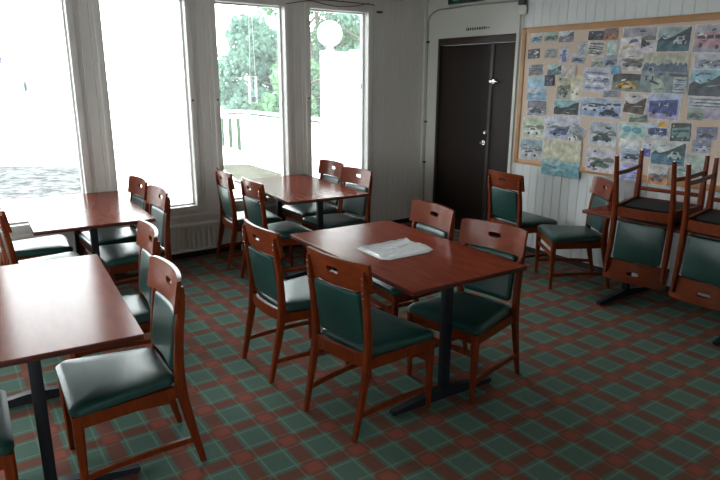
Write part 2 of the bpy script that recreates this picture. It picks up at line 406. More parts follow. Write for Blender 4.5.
    def pad(ins, off):
        w, za, zb, r = .164-ins, .470+ins, .740-ins, .02; pts = []
        for (cx, cz), a0 in (((w-r, zb-r), 0), ((-w+r, zb-r), PI/2), ((-w+r, za+r), PI), ((w-r, za+r), 1.5*PI)):
            for k in range(5):
                a = a0 + k/4*PI/2; pts.append((cx + r*math.cos(a), cz + r*math.sin(a)))
        out = []
        m = []
        for i, p in enumerate(pts):               # subdivide the long top and bottom edges so the pad can curve
            q = pts[(i+1) % len(pts)]; m.append(p)
            if abs(p[0]-q[0]) > .1: m += [(p[0]+(q[0]-p[0])*j/6, p[1]) for j in range(1, 6)]
        for x, z in m:
            out.append((x, -.204 - .15*max(0, z-.50) - .015*(1-(x/.2)**2) + off, z))
        return out
    for ins, off in ((.012, -.012), (.002, -.008), (0, 0), (.0, .012), (.004, .019), (.012, .023), (.03, .025)): rings.append(pad(ins, off))
    loft(b, rings); obj('back_pad', b, M['vinyl'], t)
    return t

first = make_chair(); used = [False]
def chair(x, y, rz, label, group, flip=False):
    t = copy_tree(first) if used[0] else first; used[0] = True
    t.location = (x, y, 0); t.rotation_euler = (0, 0, rz)
    if flip: t.rotation_mode = 'QUATERNION'; t.rotation_quaternion = (Matrix.Rotation(rz, 4, 'Z') @ Matrix.Rotation(PI, 4, 'Y')).to_quaternion(); t.location.z = .73 + .4655
    t['label'] = label; t['group'] = group
    return t
G1, G2, G3, G4 = 'chairs at the centre table', 'chairs at the table by the windows', 'chairs at the far left table', 'chairs at the front left table'
chair(1.712, 2.373, -1.421, 'green-padded cherry wood chair, its back nearest the camera, near left side of the centre table', G1)
chair(1.674, 3.085, -1.576, 'chair seen from behind at the left corner of the centre table, behind the nearest', G1)
chair(2.330, 2.329, 1.726, 'chair facing the camera at the right end of the centre table', G1)
chair(2.404, 3.001, 1.501, 'chair at the far side of the centre table, behind the plastic bag', G1)
chair(2.323, 5.195, -1.680, 'leftmost chair at the table under the third window, against the window wall', G2)
chair(2.309, 4.569, -1.625, 'second chair on the left side of the table under the third window, nearer the camera', G2)
chair(2.908, 4.616, 1.629, 'right nearer chair at the table under the third window, overlapping the one by the wall', G2)
chair(2.990, 5.205, 1.562, 'right farther chair at the table under the third window, below the fourth window', G2)
chair(1.070, 5.150, 1.605, 'right farther chair at the far left table, against the window wall', G3)
chair(1.066, 4.595, 1.572, 'right nearer chair at the far left table, its back below the second window', G3)
chair(.505, 5.16, -1.60, 'left farther chair at the far left table, its seat below the first window', G3)
chair(.500, 4.545, -1.57, 'left nearer chair at the far left table, cut by the left picture edge', G3)
chair(.500, 2.608, 1.533, 'large chair seen from its side at the front left table, seat fully visible', G4)
chair(.645, 3.399, 1.484, 'chair at the far right corner of the front left table, behind the large side-on one', G4)
chair(-.155, 2.50, -1.60, 'chair in the bottom left corner with only the edge of its green seat showing', G4)
chair(4.400, 3.713, -1.670, 'chair with its back to the camera standing beside the dark door, facing the panelled wall', 'chairs along the right wall')
chair(4.335, 3.122, .949, 'side-on chair under the pinboard facing left, beside the upturned chairs', 'chairs along the right wall')
G5 = 'chairs turned upside down on the right table'
chair(4.165, 2.309, -1.421, 'upside down chair on the right table, left of the two, its slotted rail hanging down', G5, True)
chair(4.143, 1.780, -1.501, 'upside down chair on the right table, cut by the right picture edge', G5, True)

# ------------------------------------------------------------------ tables
def make_table():
    t = thing('dining_table', 'x', 'table')
    L_, W_, CX = 1.29, .775, 0
    b = NB(); bx(b, (-W_/2, -L_/2, .7265), (W_/2, L_/2, .73), .0015, 1); bx(b, (-W_/2+.0005, -L_/2+.0005, .705), (W_/2-.0005, L_/2-.0005, .7262), .003, 2, 1)
    obj('tabletop', b, [M['top'], M['edge']], t)
    for s in (-1, 1):
        y = s*.445
        b = NB(); bx(b, (CX-.024, y-.024, .03), (CX+.024, y+.024, .69), .006); col = obj('column', b, M['steel'], t)
        b = NB(); bx(b, (CX-.24, y-.03, .688), (CX+.24, y+.03, .705), .004); obj('top_bracket', b, M['steel'], col)
        b = NB(); X = [CX+q for q in (-.35, -.28, -.05, .05, .28, .35)]
        H = [(.012, .030), (.012, .038), (.018, .072), (.018, .072), (.012, .038), (.012, .030)]
        loft(b, [[(x, y-wd, z0), (x, y+wd, z0), (x, y+wd*.8, z1), (x, y-wd*.8, z1)] for x, (z0, z1), wd in zip(X, H, (.018, .024, .03, .03, .024, .018))])
        foot = obj('foot', b, M['steel'], t)
        for x in (-.33, .33):
            b = NB(); lathe(b, [(.016, 0), (.017, .006), (.008, .012), (.008, .016)], 12, (CX+x, y, 0)); obj('glide', b, M['chrome'], foot)
    return t
t0 = make_table()
TB = [(2.142, 2.712, -.029, 'centre table holding the clear plastic bag', ),
      (2.682, 4.925, -.062, 'reddish brown table below the third and fourth windows'),
      (.822, 4.960, -.035, 'table at the far left whose top mirrors the bright window'),
      (.211, 2.961, -.072, 'large front left table cut by the left picture edge'),
      (4.385, 2.150, -.015, 'table at the right wall with chairs upturned on it')]
for i, (x, y, a, l) in enumerate(TB):
    t = t0 if i == 0 else copy_tree(t0)
    t.location = (x, y, 0); t.rotation_euler = (0, 0, a); t['label'] = l; t['group'] = 'dining tables'

# ------------------------------------------------------------------ crumpled plastic bag on the centre table
poly = [(1.930, 2.840), (2.06, 2.838), (2.19, 2.842), (2.317, 2.846), (2.305, 2.76), (2.330, 2.69), (2.296, 2.575), (2.235, 2.548), (2.08, 2.545), (1.955, 2.550), (1.921, 2.585), (1.924, 2.72)]
b = NB(); cx, cy2 = 2.12, 2.70; rnd = random.Random(3)
rings = []; NR = 9
for k in range(NR+1):
    f = k/NR; ring = []
    for i in range(48):
        j = i*len(poly)/48; p, q = poly[int(j)], poly[(int(j)+1) % len(poly)]; g = j-int(j)
        x = p[0]+(q[0]-p[0])*g; y = p[1]+(q[1]-p[1])*g
        x = cx+(x-cx)*(1-f*.96); y = cy2+(y-cy2)*(1-f*.96)
        z = .7335 + (0 if k == 0 else (.002 + .005*abs(math.sin(x*47+y*21)*math.cos(y*63-x*17)) + rnd.random()*.005)) + (.010*max(0, 1-abs(y-2.82)/.05) if k == 1 else 0)
        ring.append((x, y, z))
    rings.append(ring)
loft(b, rings, caps=False); b.faces.new([v for v in b.verts][-48:])
bot = [b.verts.new((x, y, .7312)) for x, y, z in rings[0]]; top0 = [b.verts[:][i] for i in range(48)]
for i in range(48): b.faces.new((bot[i], bot[(i+1) % 48], top0[(i+1) % 48], top0[i]))
b.faces.new(bot[::-1])
tag(obj('plastic_bag', b, M['bag']), 'crumpled clear plastic bag lying flat on the centre table', 'bag')

for ch in t0.children:                       # this table's legs stand slightly nearer the camera end
    if not ch.name.startswith('tabletop'): ch.location.y -= .055; ch.location.x -= .045
PHOTOS = [
    (4.015, 2.081, 0.125, 0.086, 'car', 'c9ccd2 9fb4c4 2f6f95', 2, 'tiny snapshot of a blue car in the top left corner of the pinboard'),
    (3.848, 2.083, 0.153, 0.079, 'car', 'a9bdb4 90a8a0 2f5f62', -1, 'small snapshot of a teal green car, second in the top row of the pinboard'),
    (3.680, 2.077, 0.158, 0.099, 'hill', 'cfd2da 5d5d68 8b8b99', 0, 'small snapshot of grey hills under a pale sky in the top row of the pinboard'),
    (4.034, 1.937, 0.144, 0.087, 'dark', '20222a d8d8e0 55566a', 3, 'small near-black snapshot with white patches at the left edge of the pinboard'),
    (3.835, 1.936, 0.148, 0.084, 'lines', 'a5a8a4 6f7472 8a8e8c', -1, 'small grey pencil-like picture right of the near-black snapshot'),
    (3.686, 1.922, 0.104, 0.135, 'person', 'c8c6d0 5c5f92 6a6ca8', 1, 'narrow upright snapshot with a purple figure-like shape'),
    (3.501, 1.961, 0.088, 0.118, 'person', 'b9bcc2 7892a0 8fa2b0', 4, 'narrow upright grey blue snapshot above the dark blue boat-like picture'),
    (3.531, 1.882, 0.136, 0.077, 'car', 'b9bfd0 9aa0b8 1f2f62', -6, 'small tilted snapshot of a dark blue hull-like shape'),
    (3.373, 2.068, 0.153, 0.074, 'dark', '33343f 6a6c7a 23242c', -2, 'dark grey snapshot of a vehicle near the top of the pinboard'),
    (3.227, 2.072, 0.132, 0.096, 'car', '7a6a6a b4705a c27a60', 1, 'small snapshot with a reddish orange patch in the top row'),
    (3.360, 1.959, 0.173, 0.120, 'lines', 'c4c2bc 2f3036 6a6a6c', -8, 'black and white snapshot with a dark diagonal stripe'),
    (3.204, 1.963, 0.094, 0.121, 'plain', 'b9ccc8 9db8b0 d0d8d4', 2, 'narrow pale mint picture below the reddish orange snapshot'),
    (2.971, 2.020, 0.305, 0.186, 'car', 'a09aa8 c9c3cc 39343f', -1, 'large picture of a dark steam engine-like vehicle on pale ground'),
    (3.037, 1.988, 0.183, 0.102, 'plain', 'dad6da d3b48a 5a4a70', 3, 'white sheet with a peach orange blot overlapping the dark engine picture'),
    (2.682, 2.006, 0.274, 0.192, 'hillcar', '9fb0b4 24363a 35606e', -1, 'large picture of a white car under a black mountain slope, top right'),
    (2.408, 1.997, 0.245, 0.204, 'bus', 'b4afbc 9a95a6 c08a98', -2, 'large faded picture of a pink bus at the right end of the top row'),
    (2.989, 1.854, 0.310, 0.165, 'car', 'cfc8c6 c4bcc4 7b7268', -3, 'large pale beige picture of a low grey car above the yellow car picture'),
    (2.726, 1.753, 0.379, 0.304, 'village', 'b9b8a4 56657c 7d8d92', -1, 'largest picture on the board, a misty blue forest over a grey snowy street'),
    (3.037, 1.679, 0.281, 0.153, 'car', '3c4038 7c8074 e0a818', -2, 'dark olive picture of a bright yellow car'),
    (2.584, 1.668, 0.106, 0.112, 'lines', 'b6bcc0 55607a 8d98a8', 0, 'small white drawing set in the corner of the misty forest picture'),
    (2.383, 1.834, 0.246, 0.107, 'car', 'b2b4c4 a3a8b8 6f7a98', -2, 'faded lavender picture of a blue grey car under the pink bus'),
    (2.380, 1.680, 0.284, 0.202, 'hill', '86b0c0 1d2a2c 2c3440', -1, 'dark landscape picture with a turquoise sky at the right of the pinboard'),
    (3.998, 1.788, 0.186, 0.110, 'lines', '8b8c90 34353b 5a4c4c', 2, 'small snapshot of dark rocks at the left edge of the pinboard'),
    (3.780, 1.788, 0.158, 0.094, 'hill', 'a8c4c8 2a4248 5c8088', 2, 'small teal and white snapshot with a black corner'),
    (3.824, 1.692, 0.109, 0.099, 'dark', '23263c 7c7c96 4a4a66', 2, 'small snapshot of dark navy shapes overlapping the light blue picture'),
    (3.622, 1.771, 0.156, 0.113, 'plain', 'c4bab4 bcb0a8 cbc2bc', 1, 'blank beige paper slip pinned among the snapshots'),
    (3.964, 1.617, 0.233, 0.213, 'wave', '9fc4d6 c8bcc4 6fa4c4', 1, 'light blue picture with a pinkish slope at the left edge'),
    (3.660, 1.630, 0.148, 0.204, 'car', 'b8b69a a4a69e 6a6c68', 1, 'upright olive and grey picture beside the yellow topped one'),
    (3.528, 1.628, 0.116, 0.209, 'person', 'd8d2ac c8c8d0 eceaea', -1, 'upright picture with a yellow top and two white figure-like streaks'),
    (3.949, 1.435, 0.240, 0.150, 'car', '7c7484 9a9aac 4c4c60', 1, 'purple grey picture of a vehicle below the light blue picture'),
    (3.324, 1.698, 0.287, 0.201, 'lines', 'b6bccc 7f78a8 dfe4ea', -3, 'shiny plastic-covered picture with purple and white streaks'),
    (3.336, 1.842, 0.114, 0.079, 'car', 'b4bcb0 a8b4a4 8c948c', -2, 'small pale green snapshot of a grey green car'),
    (3.210, 1.854, 0.123, 0.098, 'car', '8f9cb4 a0a0b4 303c64', 2, 'small snapshot of a navy car right of the pale green one'),
    (3.148, 1.780, 0.084, 0.065, 'plain', '5c9cc0 4c88b0 74b0cc', 4, 'small bright blue slip under the pale beige car picture'),
    (3.172, 1.586, 0.162, 0.062, 'lines', '9a9ca8 50525c 6c6c78', 2, 'narrow dark grey strip picture below the plastic-covered picture'),
    (3.260, 1.465, 0.422, 0.165, 'cars', 'a4b4cc 8fa0c4 27304c', -2, 'wide picture of dark and white cars on blue snow'),
    (2.939, 1.508, 0.200, 0.161, 'hill', 'c4c0c2 3c3434 5c4840', -6, 'picture with a white sheet and dark brown lower half'),
    (2.696, 1.497, 0.283, 0.208, 'bus', 'b4bcd8 a498c4 3c4c98', -1, 'large picture of a long blue bus on lilac ground'),
    (2.369, 1.537, 0.278, 0.076, 'lines', 'a4a8b4 1e2024 d4d8dc', -1, 'black and white strip picture under the dark landscape'),
    (2.436, 1.451, 0.120, 0.089, 'car', '8ca09c 7a8c84 40544c', -1, 'small grey green picture left of the lilac one'),
    (2.308, 1.461, 0.137, 0.087, 'plain', 'a498b0 948aa8 b0a4b8', -1, 'plain lilac grey picture at the right edge'),
    (3.613, 1.453, 0.284, 0.134, 'hill', '86b4bc 1e2c30 2c3c40', 0, 'picture of a turquoise sky with a black hill, left half of the board'),
    (3.974, 1.249, 0.268, 0.200, 'car', 'b4c4a8 b8c4b0 e4e8e0', 2, 'pale green picture of a white car beside the left frame'),
    (3.637, 1.266, 0.404, 0.218, 'car', 'c4c4d4 b8bcd0 54648c', 1, 'large picture of a blue grey minibus on pale ground'),
    (3.486, 1.209, 0.170, 0.205, 'car', '9ca0ac c0c0cc dcdce4', -24, 'cut-out of a white car tilted across the minibus picture'),
    (3.972, 1.036, 0.283, 0.203, 'car', '88a4b0 b0b4b4 c8bccc', 2, 'teal and sand picture of a pale car in the lower left corner'),
    (3.619, 0.988, 0.430, 0.338, 'wave', 'ccc8ae 9cb8b8 6fa0ac', 1, 'large sea-green landscape print hanging below the bottom frame'),
    (3.207, 1.245, 0.278, 0.209, 'car', 'aab0bc bcc8d0 3c4448', -1, 'picture of a silver bonnet with a dark top, centre of the board'),
    (3.202, 1.015, 0.286, 0.213, 'car', 'c8c4d0 ccc4d4 4c6c5c', 0, 'picture of a green and red car on lilac ground at the bottom frame'),
    (2.896, 1.397, 0.176, 0.072, 'hill', 'a8b0a0 4c584c 788474', 2, 'narrow grey green landscape strip in the middle of the board'),
    (2.936, 1.288, 0.251, 0.139, 'blobs', 'b4ccc8 a8c8c4 5c9cb0', -1, 'pale mint sheet with two round blue blots'),
    (2.919, 1.090, 0.198, 0.116, 'car', '9cb0c8 a8b0cc 1c2c54', 1, 'picture of a dark navy car behind the upturned chair legs'),
    (2.948, 1.177, 0.181, 0.078, 'plain', 'dfe2e8 ccd4e0 eef0f2', -4, 'crumpled white plastic sheet above the dark navy car'),
    (2.717, 1.304, 0.188, 0.118, 'bus', 'b0c0d8 b8c8e0 34447c', 2, 'picture of a blue van below the orange disc'),
    (2.680, 1.358, 0.099, 0.062, 'disc', 'c8c8d4 e0a428 d8a020', 0, 'small slip with a yellow orange disc'),
    (2.528, 1.307, 0.172, 0.149, 'bus', '23302e 2c4444 6c9490', 3, 'dark framed picture of a teal vehicle in a garage'),
    (2.330, 1.312, 0.153, 0.096, 'car', '5a5c84 8c8cb0 24284c', 3, 'picture of a dark indigo car at the right side of the board'),
    (2.357, 1.212, 0.137, 0.097, 'car', '7c8098 a4a8bc b8c0d4', 3, 'small picture of a silver rounded car under the indigo car'),
    (2.749, 1.152, 0.170, 0.136, 'hill', 'c0c4d4 4048a0 5c5cb0', -1, 'picture with a violet blue wedge behind the upturned chair leg'),
    (2.606, 1.134, 0.292, 0.196, 'hillcar', 'c4cccc 2c4c50 4c7c94', 1, 'picture of a white sky over a dark green slope and teal road'),
    (2.420, 1.060, 0.210, 0.176, 'wave', 'b8c8c0 c4ccc8 a4c0c0', 1, 'large pale green washed-out landscape behind the upturned legs'),
    (2.666, 0.950, 0.167, 0.153, 'car', 'c8c8c8 d08c58 6c5c70', 1, 'small framed picture of a grey car over an orange bottom'),
    (2.905, 0.948, 0.190, 0.150, 'lines', 'b4b4d8 8888c8 9cc0e0', 2, 'lavender sheet with blue streaks seen between upturned chair legs'),
]
# ------------------------------------------------------------------ pinboard with snapshots
PB_Y0, PB_Y1, PB_Z0, PB_Z1 = 2.02, 4.19, .885, 2.178
t = thing('pinboard', 'wide cork pinboard in an oak frame on the panelled right wall', 'pinboard', (XW, (PB_Y0+PB_Y1)/2, PB_Z0))
hy, hz = (PB_Y1-PB_Y0)/2, PB_Z1-PB_Z0
b = NB(); bx(b, (-.022, -hy+.01, .01), (-.001, hy-.01, hz-.01)); obj('cork_panel', b, M['cork'], t, smooth=False)
b = NB(); bx(b, (-.03, hy-.05, 0), (-.001, hy, hz), .003); bx(b, (-.03, -hy, 0), (-.001, -hy+.05, hz), .003)
bx(b, (-.03, -hy+.05, hz-.052), (-.001, hy-.05, hz), .003); bx(b, (-.03, -hy+.05, 0), (-.001, hy-.05, .05), .003); obj('frame', b, M['frame'], t)
pm = {}
def pmat(h):
    if h not in pm:
        c = lin(h); pm[h] = noisy('print_' + h, tuple(x*.55+.01 for x in c[:3]), tuple(min(.9, x*1.12+.07) for x in c[:3]), 20, .3, detail=8)
    return pm[h]
def ell(cx, cy_, rx, ry, n=10): return [(cx+rx*math.cos(2*PI*k/n), cy_+ry*math.sin(2*PI*k/n)) for k in range(n)]
def car(x, y, s, body, win='2a2e38'):
    return [(body, [(x, y), (x+s, y), (x+s, y+.13), (x+s*.86, y+.17), (x+s*.72, y+.30), (x+s*.30, y+.30), (x+s*.14, y+.17), (x, y+.14)]),
            (win, [(x+s*.34, y+.18), (x+s*.68, y+.18), (x+s*.64, y+.27), (x+s*.36, y+.27)]), ('1c1c20', ell(x+s*.22, y+.01, s*.085, .07, 8)), ('1c1c20', ell(x+s*.78, y+.01, s*.085, .07, 8))]
def picture(kind, c, rd):
    a, g, d = c; P = []
    if kind == 'car':
        P = [(g, [(0,0),(1,0),(1,.45),(0,.5)]), ('6c7468', [(0,.48),(.3,.62),(.55,.55),(.8,.66),(1,.6),(1,.44),(0,.49)])] + car(.14, .2, .7, d)
    elif kind == 'cars':
        P = [(g, [(0,0),(1,0),(1,.6),(0,.55)]), (d, [(.02,.55),(.3,.75),(.6,.7),(.98,.82),(.98,.66),(.5,.6)])] + car(.04, .35, .42, 'd0d4dc') + car(.5, .12, .46, d) + car(.52, .5, .36, 'b8bccc')
    elif kind == 'bus':
        P = [(g, [(0,0),(1,0),(1,.32),(0,.38)]), (d, [(.06,.26),(.94,.18),(.94,.8),(.06,.7)]), ('30384c', [(.1,.5),(.9,.5),(.9,.66),(.1,.6)]), (a, [(.36,.5),(.39,.5),(.39,.64),(.36,.63)]), (a, [(.62,.5),(.65,.5),(.65,.65),(.62,.64)]),
             ('1c1c20', ell(.24,.25,.06,.09)), ('1c1c20', ell(.76,.2,.06,.09))]
    elif kind == 'hill':
        P = [(g, [(0,.42),(.12,.56),(.3,.46),(.55,.55),(.8,.8),(1,.9),(1,.3),(0,.3)]), (d, [(0,0),(1,0),(1,.40),(0,.44)]), (a, [(.55,.36),(.9,.42),(.85,.46),(.5,.39)])]
    elif kind == 'hillcar':
        P = [(g, [(0,.44),(.1,.6),(.25,.5),(.5,.62),(.95,.97),(1,.97),(1,.36),(0,.4)]), (d, [(0,0),(1,0),(1,.42),(0,.44)])] + car(.5, .3, .4, 'b4c4c8')
    elif kind == 'village':
        P = [(g, [(0,.5)]+[(.04*k, .68+.1*rd.random()) for k in range(1,25)]+[(1,.5)]), (d, [(0,0),(1,0),(1,.52),(0,.56)]), ('a8b4a4', [(.3,0),(.62,0),(.5,.3),(.3,.42),(.22,.4)]), ('303c48', [(.2,.28),(.42,.2),(.44,.24),(.22,.33)]), ('5c4c50', [(.62,.44),(1,.4),(1,.47),(.62,.5)])] + car(.08,.36,.24,'9aa8b4')
    elif kind == 'wave':
        P = [(g, [(0,.42),(.3,.5),(.7,.4),(1,.46),(1,.3),(0,.3)]), (d, [(0,0),(1,0),(1,.30),(.6,.36),(.3,.26),(0,.36)]), (g, [(.15,.1),(.6,.16),(.9,.08),(.5,.22)]), ('4c7888', [(.05,.26),(.4,.2),(.42,.23),(.1,.31)])]
    elif kind == 'lines':
        for k in range(5):
            y = .1+.17*k; s = (rd.random()-.5)*.3; P.append(((g, d)[k % 2], [(.06+rd.random()*.2, y), (.7+rd.random()*.25, y+s*.5), (.94, y+.09+s*.5), (.1, y+.09)]))
    elif kind == 'dark':
        P = [(g, [(.45,.5),(.8,.75),(.95,.6),(.6,.4)]), (d, [(.1,.1),(.5,.16),(.4,.4),(.08,.3)]), (g, [(.6,.1),(.8,.12),(.74,.3)])]
    elif kind == 'person':
        P = [(d, [(.25,0),(.75,0),(.7,.5),(.6,.62),(.4,.62),(.3,.5)]), (g, ell(.5,.7,.16,.11))]
    elif kind == 'blobs':
        P = [(d, ell(.3,.6,.16,.2,14)), (d, ell(.68,.56,.2,.2,14)), (g, [(.1,.2),(.9,.18),(.9,.26),(.1,.27)])]
    elif kind == 'disc': P = [(g, ell(.5,.5,.4,.36,14)), (d, ell(.56,.46,.2,.16,10))]
    else: P = [(g, [(.1,.1),(.7,.16),(.6,.4),(.12,.3)]), (d, [(.4,.5),(.9,.6),(.8,.85),(.5,.8)])]
    return P
for n, (cy_, cz, w, h, kind, cols, tilt, label) in enumerate(PHOTOS):
    rd = random.Random(n); c = cols.split(); P = picture(kind, c, rd)
    if kind not in ('plain', 'blobs', 'disc', 'wave'):
        for q in range(9):
            u, v, a1, b1 = rd.random()*.85+.03, rd.random()*.8+.03, .04+rd.random()*.16, .02+rd.random()*.07; s1 = (rd.random()-.5)*.12
            P.append((rd.choice(('22252e', 'e2e4e8', c[2], c[1], '4c525e')), [(u, v), (u+a1, v+s1), (u+a1*.9, v+s1+b1), (u+.01, v+b1)]))
    keys = ['d6d2d0', c[0]] ; keys += [k for k, _ in P if k not in keys]; keys = list(dict.fromkeys(keys)); bord = w > .16 and kind not in ('village', 'wave')
    b = NB()
    base = .0
    bx(b, (-.0009, -w/2, -h/2), (0, w/2, h/2), mi=0 if bord else keys.index(c[0]))
    m_ = .03 if bord else 0.0
    def pt(u, v, lay): return (-.0009 - .00018*lay, -(u-.5)*w*(1-2*m_), (v-.5)*h*(1-2*m_))
    lay = 1
    if bord: f = b.faces.new([b.verts.new(pt(u, v, lay)) for u, v in ((0,0),(1,0),(1,1),(0,1))]); f.material_index = keys.index(c[0]); lay += 1
    for k, pl in P:
        f = b.faces.new([b.verts.new(pt(min(max(u, 0), 1), min(max(v, 0), 1), lay)) for u, v in pl]); f.material_index = keys.index(k); lay += 1
        if f.calc_area() < 1e-9: pass
    me_faces = b.faces[:]
    bm_ = b; me = bpy.data.meshes.new('photograph'); bm_.normal_update()
    for f in bm_.faces:
        if f.calc_center_median().x < -.0009 and f.normal.x > 0: f.normal_flip()
    bm_.to_mesh(me); bm_.free()
    for k in keys: me.materials.append(pmat(k))
    o = bpy.data.objects.new('photograph', me); C.objects.link(o)
    o.location = (XW - (.0305 if cz-h/2 < PB_Z0+.055 or cy_+w/2 > PB_Y1-.055 else .0222) - (.0046 if any(q in label for q in ('overlapping', 'cut-out', 'set in', 'slip', 'inset', 'sheet', 'strip')) else .0014*(n % 2)), cy_, cz); o.rotation_euler = (math.radians(-tilt), 0, 0)
    tag(o, label, 'photograph', 'pictures pinned on the board')

# ------------------------------------------------------------------ fittings on the walls
b = NB(); tube(b, [(XW-.012, YW-.06, .26), (XW-.012, YW-.058, .5), (XW-.012, YW-.053, 1.2), (XW-.012, YW-.05, 2.33), (XW-.012, YW-.07, 2.39), (XW-.012, YW-.13, 2.425), (XW-.012, 5.42, 2.45), (XW-.012, 5.2, 2.448), (XW-.012, 4.9, 2.452), (XW-.012, 4.6, 2.442), (XW-.012, 4.23, 2.43)], .0095)
t = tag(obj('cable_conduit', b, M['pipe']), 'thin pipe rising in the room corner and bending over the dark door', 'pipe')
for z in (2.1, 1.2, .72):
    b = NB(); bx(b, (XW-.026, YW-.075, z), (XW-.001, YW-.04, z+.022), .003); obj('clip', b, M['black'], t)
b = NB(); bx(b, (XW-.03, YW-.075, .235), (XW-.001, YW-.045, .27), .003); obj('end_plug', b, M['black'], t)
t = thing('exit_sign', 'dark green sign box above the dark door, cut by the top edge', 'sign', (XW, 4.98, 2.478))
b = NB(); bx(b, (-.06, -.25, 0), (-.001, .25, .2), .004); obj('sign_box', b, M['signgreen'], t)
b = NB(); bx(b, (-.0625, .07, .03), (-.0605, .17, .17)); obj('pictogram', b, M['signteal'], t, smooth=False)
t = thing('alarm_box', 'small black box on a cream socket beside the sign at the top edge', 'box', (XW, 4.205, 2.39))
b = NB(); bx(b, (-.05, -.03, .0), (-.019, .045, .15), .004); obj('black_case', b, M['black'], t)
b = NB(); bx(b, (-.035, -.045, -.085), (-.019, .04, -.002), .004); obj('socket_plate', b, M['plastic'], t)
t = thing('curtain_rail', 'brown wooden rail end at the top edge above the fourth window', 'rail', (4.28, YW-.05, 2.535))
b = NB(); bx(b, (-.12, -.02, 0), (.13, .02, .05), .005); obj('rail', b, M['brown'], t)
b = NB(); bx(b, (-.02, .02, .01), (.02, .049, .04)); obj('bracket', b, M['brown'], t)
t = thing('wall_hook', 'small black hook with a pale tip high on the wall right of the fourth window', 'hook', (4.135, YW, 2.40))
b = NB(); bx(b, (-.045, -.03, -.012), (.02, -.0005, .008), .003); obj('hook', b, M['black'], t)
b = NB(); bx(b, (.005, -.035, .005), (.022, -.012, .024), .003); obj('tip', b, M['plastic'], t)
def sag(p, q, s, n=10): return [tuple(p[i]+(q[i]-p[i])*k/n - (s*4*(k/n)*(1-k/n) if i == 2 else 0) for i in range(3)) for k in range(n+1)]
b = NB(); tube(b, sag((2.98, YW-.012, 2.405), (3.22, YW-.012, 2.452), .0) + sag((3.30, YW-.012, 2.455), (3.98, YW-.012, 2.48), .045, 14), .005, 6)
tag(obj('loose_cable', b, M['cable']), 'thin brown cable sagging along the top of the right windows', 'cable')
b = NB(); tube(b, sag((3.05, YW-.02, 2.46), (4.05, YW-.02, 2.465), -.01), .006, 6)
tag(obj('fixed_cable', b, M['cable']), 'straight brown cable running above the sagging one over the fourth window', 'cable')
for x, l in ((1.984, 'left'), (2.228, 'right')):
    b = NB(); lathe(b, [(.008, 0), (.009, -.012), (.005, -.014), (.0001, -.016)], 10, (x, YW-.0118, 1.50), 'y')
    tag(obj('latch_pin', b, M['black']), 'tiny black pin on the %s edge of the post between second and third windows' % l, 'pin', 'black pins on the window posts')
b = NB(); lathe(b, [(.008, 0), (.009, -.012), (.005, -.014), (.0001, -.016)], 10, (3.223, YW-.0118, 1.503), 'y')
tag(obj('latch_pin', b, M['black']), 'tiny black pin at the left edge of the fourth window', 'pin', 'black pins on the window posts')
t = thing('pull_cord', 'thin pale cord with a small weight hanging inside the fourth window', 'cord', (3.93, YW+.05, 1.62))
b = NB(); tube(b, [(0, 0, .03), (0, 0, .74)], .002, 6); obj('cord', b, M['pipe'], t)
b = NB(); lathe(b, [(.002, .03), (.007, .02), (.008, -.02), (.002, -.03)], 10); obj('weight', b, M['pipe'], t)

# ------------------------------------------------------------------ outdoors
b = NB(); bx(b, (-60, YW+.14, -.4), (80, 90, -.13)); bx(b, (-60, -30, -.4), (XL-.14, YW+.14, -.13)); bx(b, (XL-.14, -30, -.4), (XW+.12, YB-.14, -.13)); struct('outdoor_ground', b, M['haze'], smooth=False)
b = NB(); bx(b, (-8, YW+.14, -.13), (9, 15.5, -.1)); struct('terrace', b, M['terrace'], smooth=False)
def patch(name, pts, m, label):
    b = NB(); loft(b, [[(x, y, z) for x, y in pts] for z in (-.1, -.085)]); return tag(obj(name, b, m, smooth=False), label, 'ground', kind='stuff')
patch('gravel_bed', [(-6, 11.2), (.64, 10.55), (1.95, 9.85), (2.55, 13.2), (1.9, 13.9), (.97, 14.6), (-2.5, 16.7), (-5, 16.7)], M['gravel'], 'grey gravel bed outside the first window')
patch('undergrowth', [(6.2, 12.3), (30, 9), (30, 30), (12, 30), (6.4, 16.0)], M['grass'], 'dark green undergrowth beneath the trees beyond the railing')
patch('weedy_strip', [(4.35, 10.2), (5.35, 10.0), (5.4, 12.0), (4.95, 12.35), (4.7, 11.8)], M['soil'], 'strip of weedy soil at the foot of the white railing')
# white picket railing: two runs with a corner post
def railing(p, q, label, gap, ends):
    p, q = Vector(p), Vector(q); L_ = (q-p).length; a = math.atan2(q.y-p.y, q.x-p.x)
    t = thing('railing', label, 'railing', (p.x, p.y, -.1), a)
    b = NB(); bx(b, (0, -.05, 1.10), (L_, .05, 1.145), .006); obj('handrail', b, M['extwhite'], t)
    b = NB(); bx(b, (0, -.02, .98), (L_, .02, 1.05), .004); obj('upper_rail', b, M['extwhite'], t)
    b = NB(); bx(b, (0, -.02, .08), (L_, .02, .15), .004); obj('lower_rail', b, M['extwhite'], t)
    n = int(L_/1.8)
    for k in range(1-ends, n+1):
        b = NB(); x = L_*k/n; bx(b, (x-.045, -.045, 0), (x+.045, .045, 1.10), .005); obj('post', b, M['extwhite'], t)
    b = NB(); x = .06
    while x < L_-.06:
        bx(b, (x, -.034, .05), (x+.095, -.021, 1.03)); x += .095+gap
    o = obj('pickets', b, M['extwhite'], t, smooth=False); o['kind'] = 'stuff'
railing((5.44, 12.15), (-2.6, 17.1), 'white picket railing running left behind the terrace', .08, 0)
railing((5.44, 12.15), (5.44, 6.6), 'white picket railing running from the corner post towards the building', .03, 1)
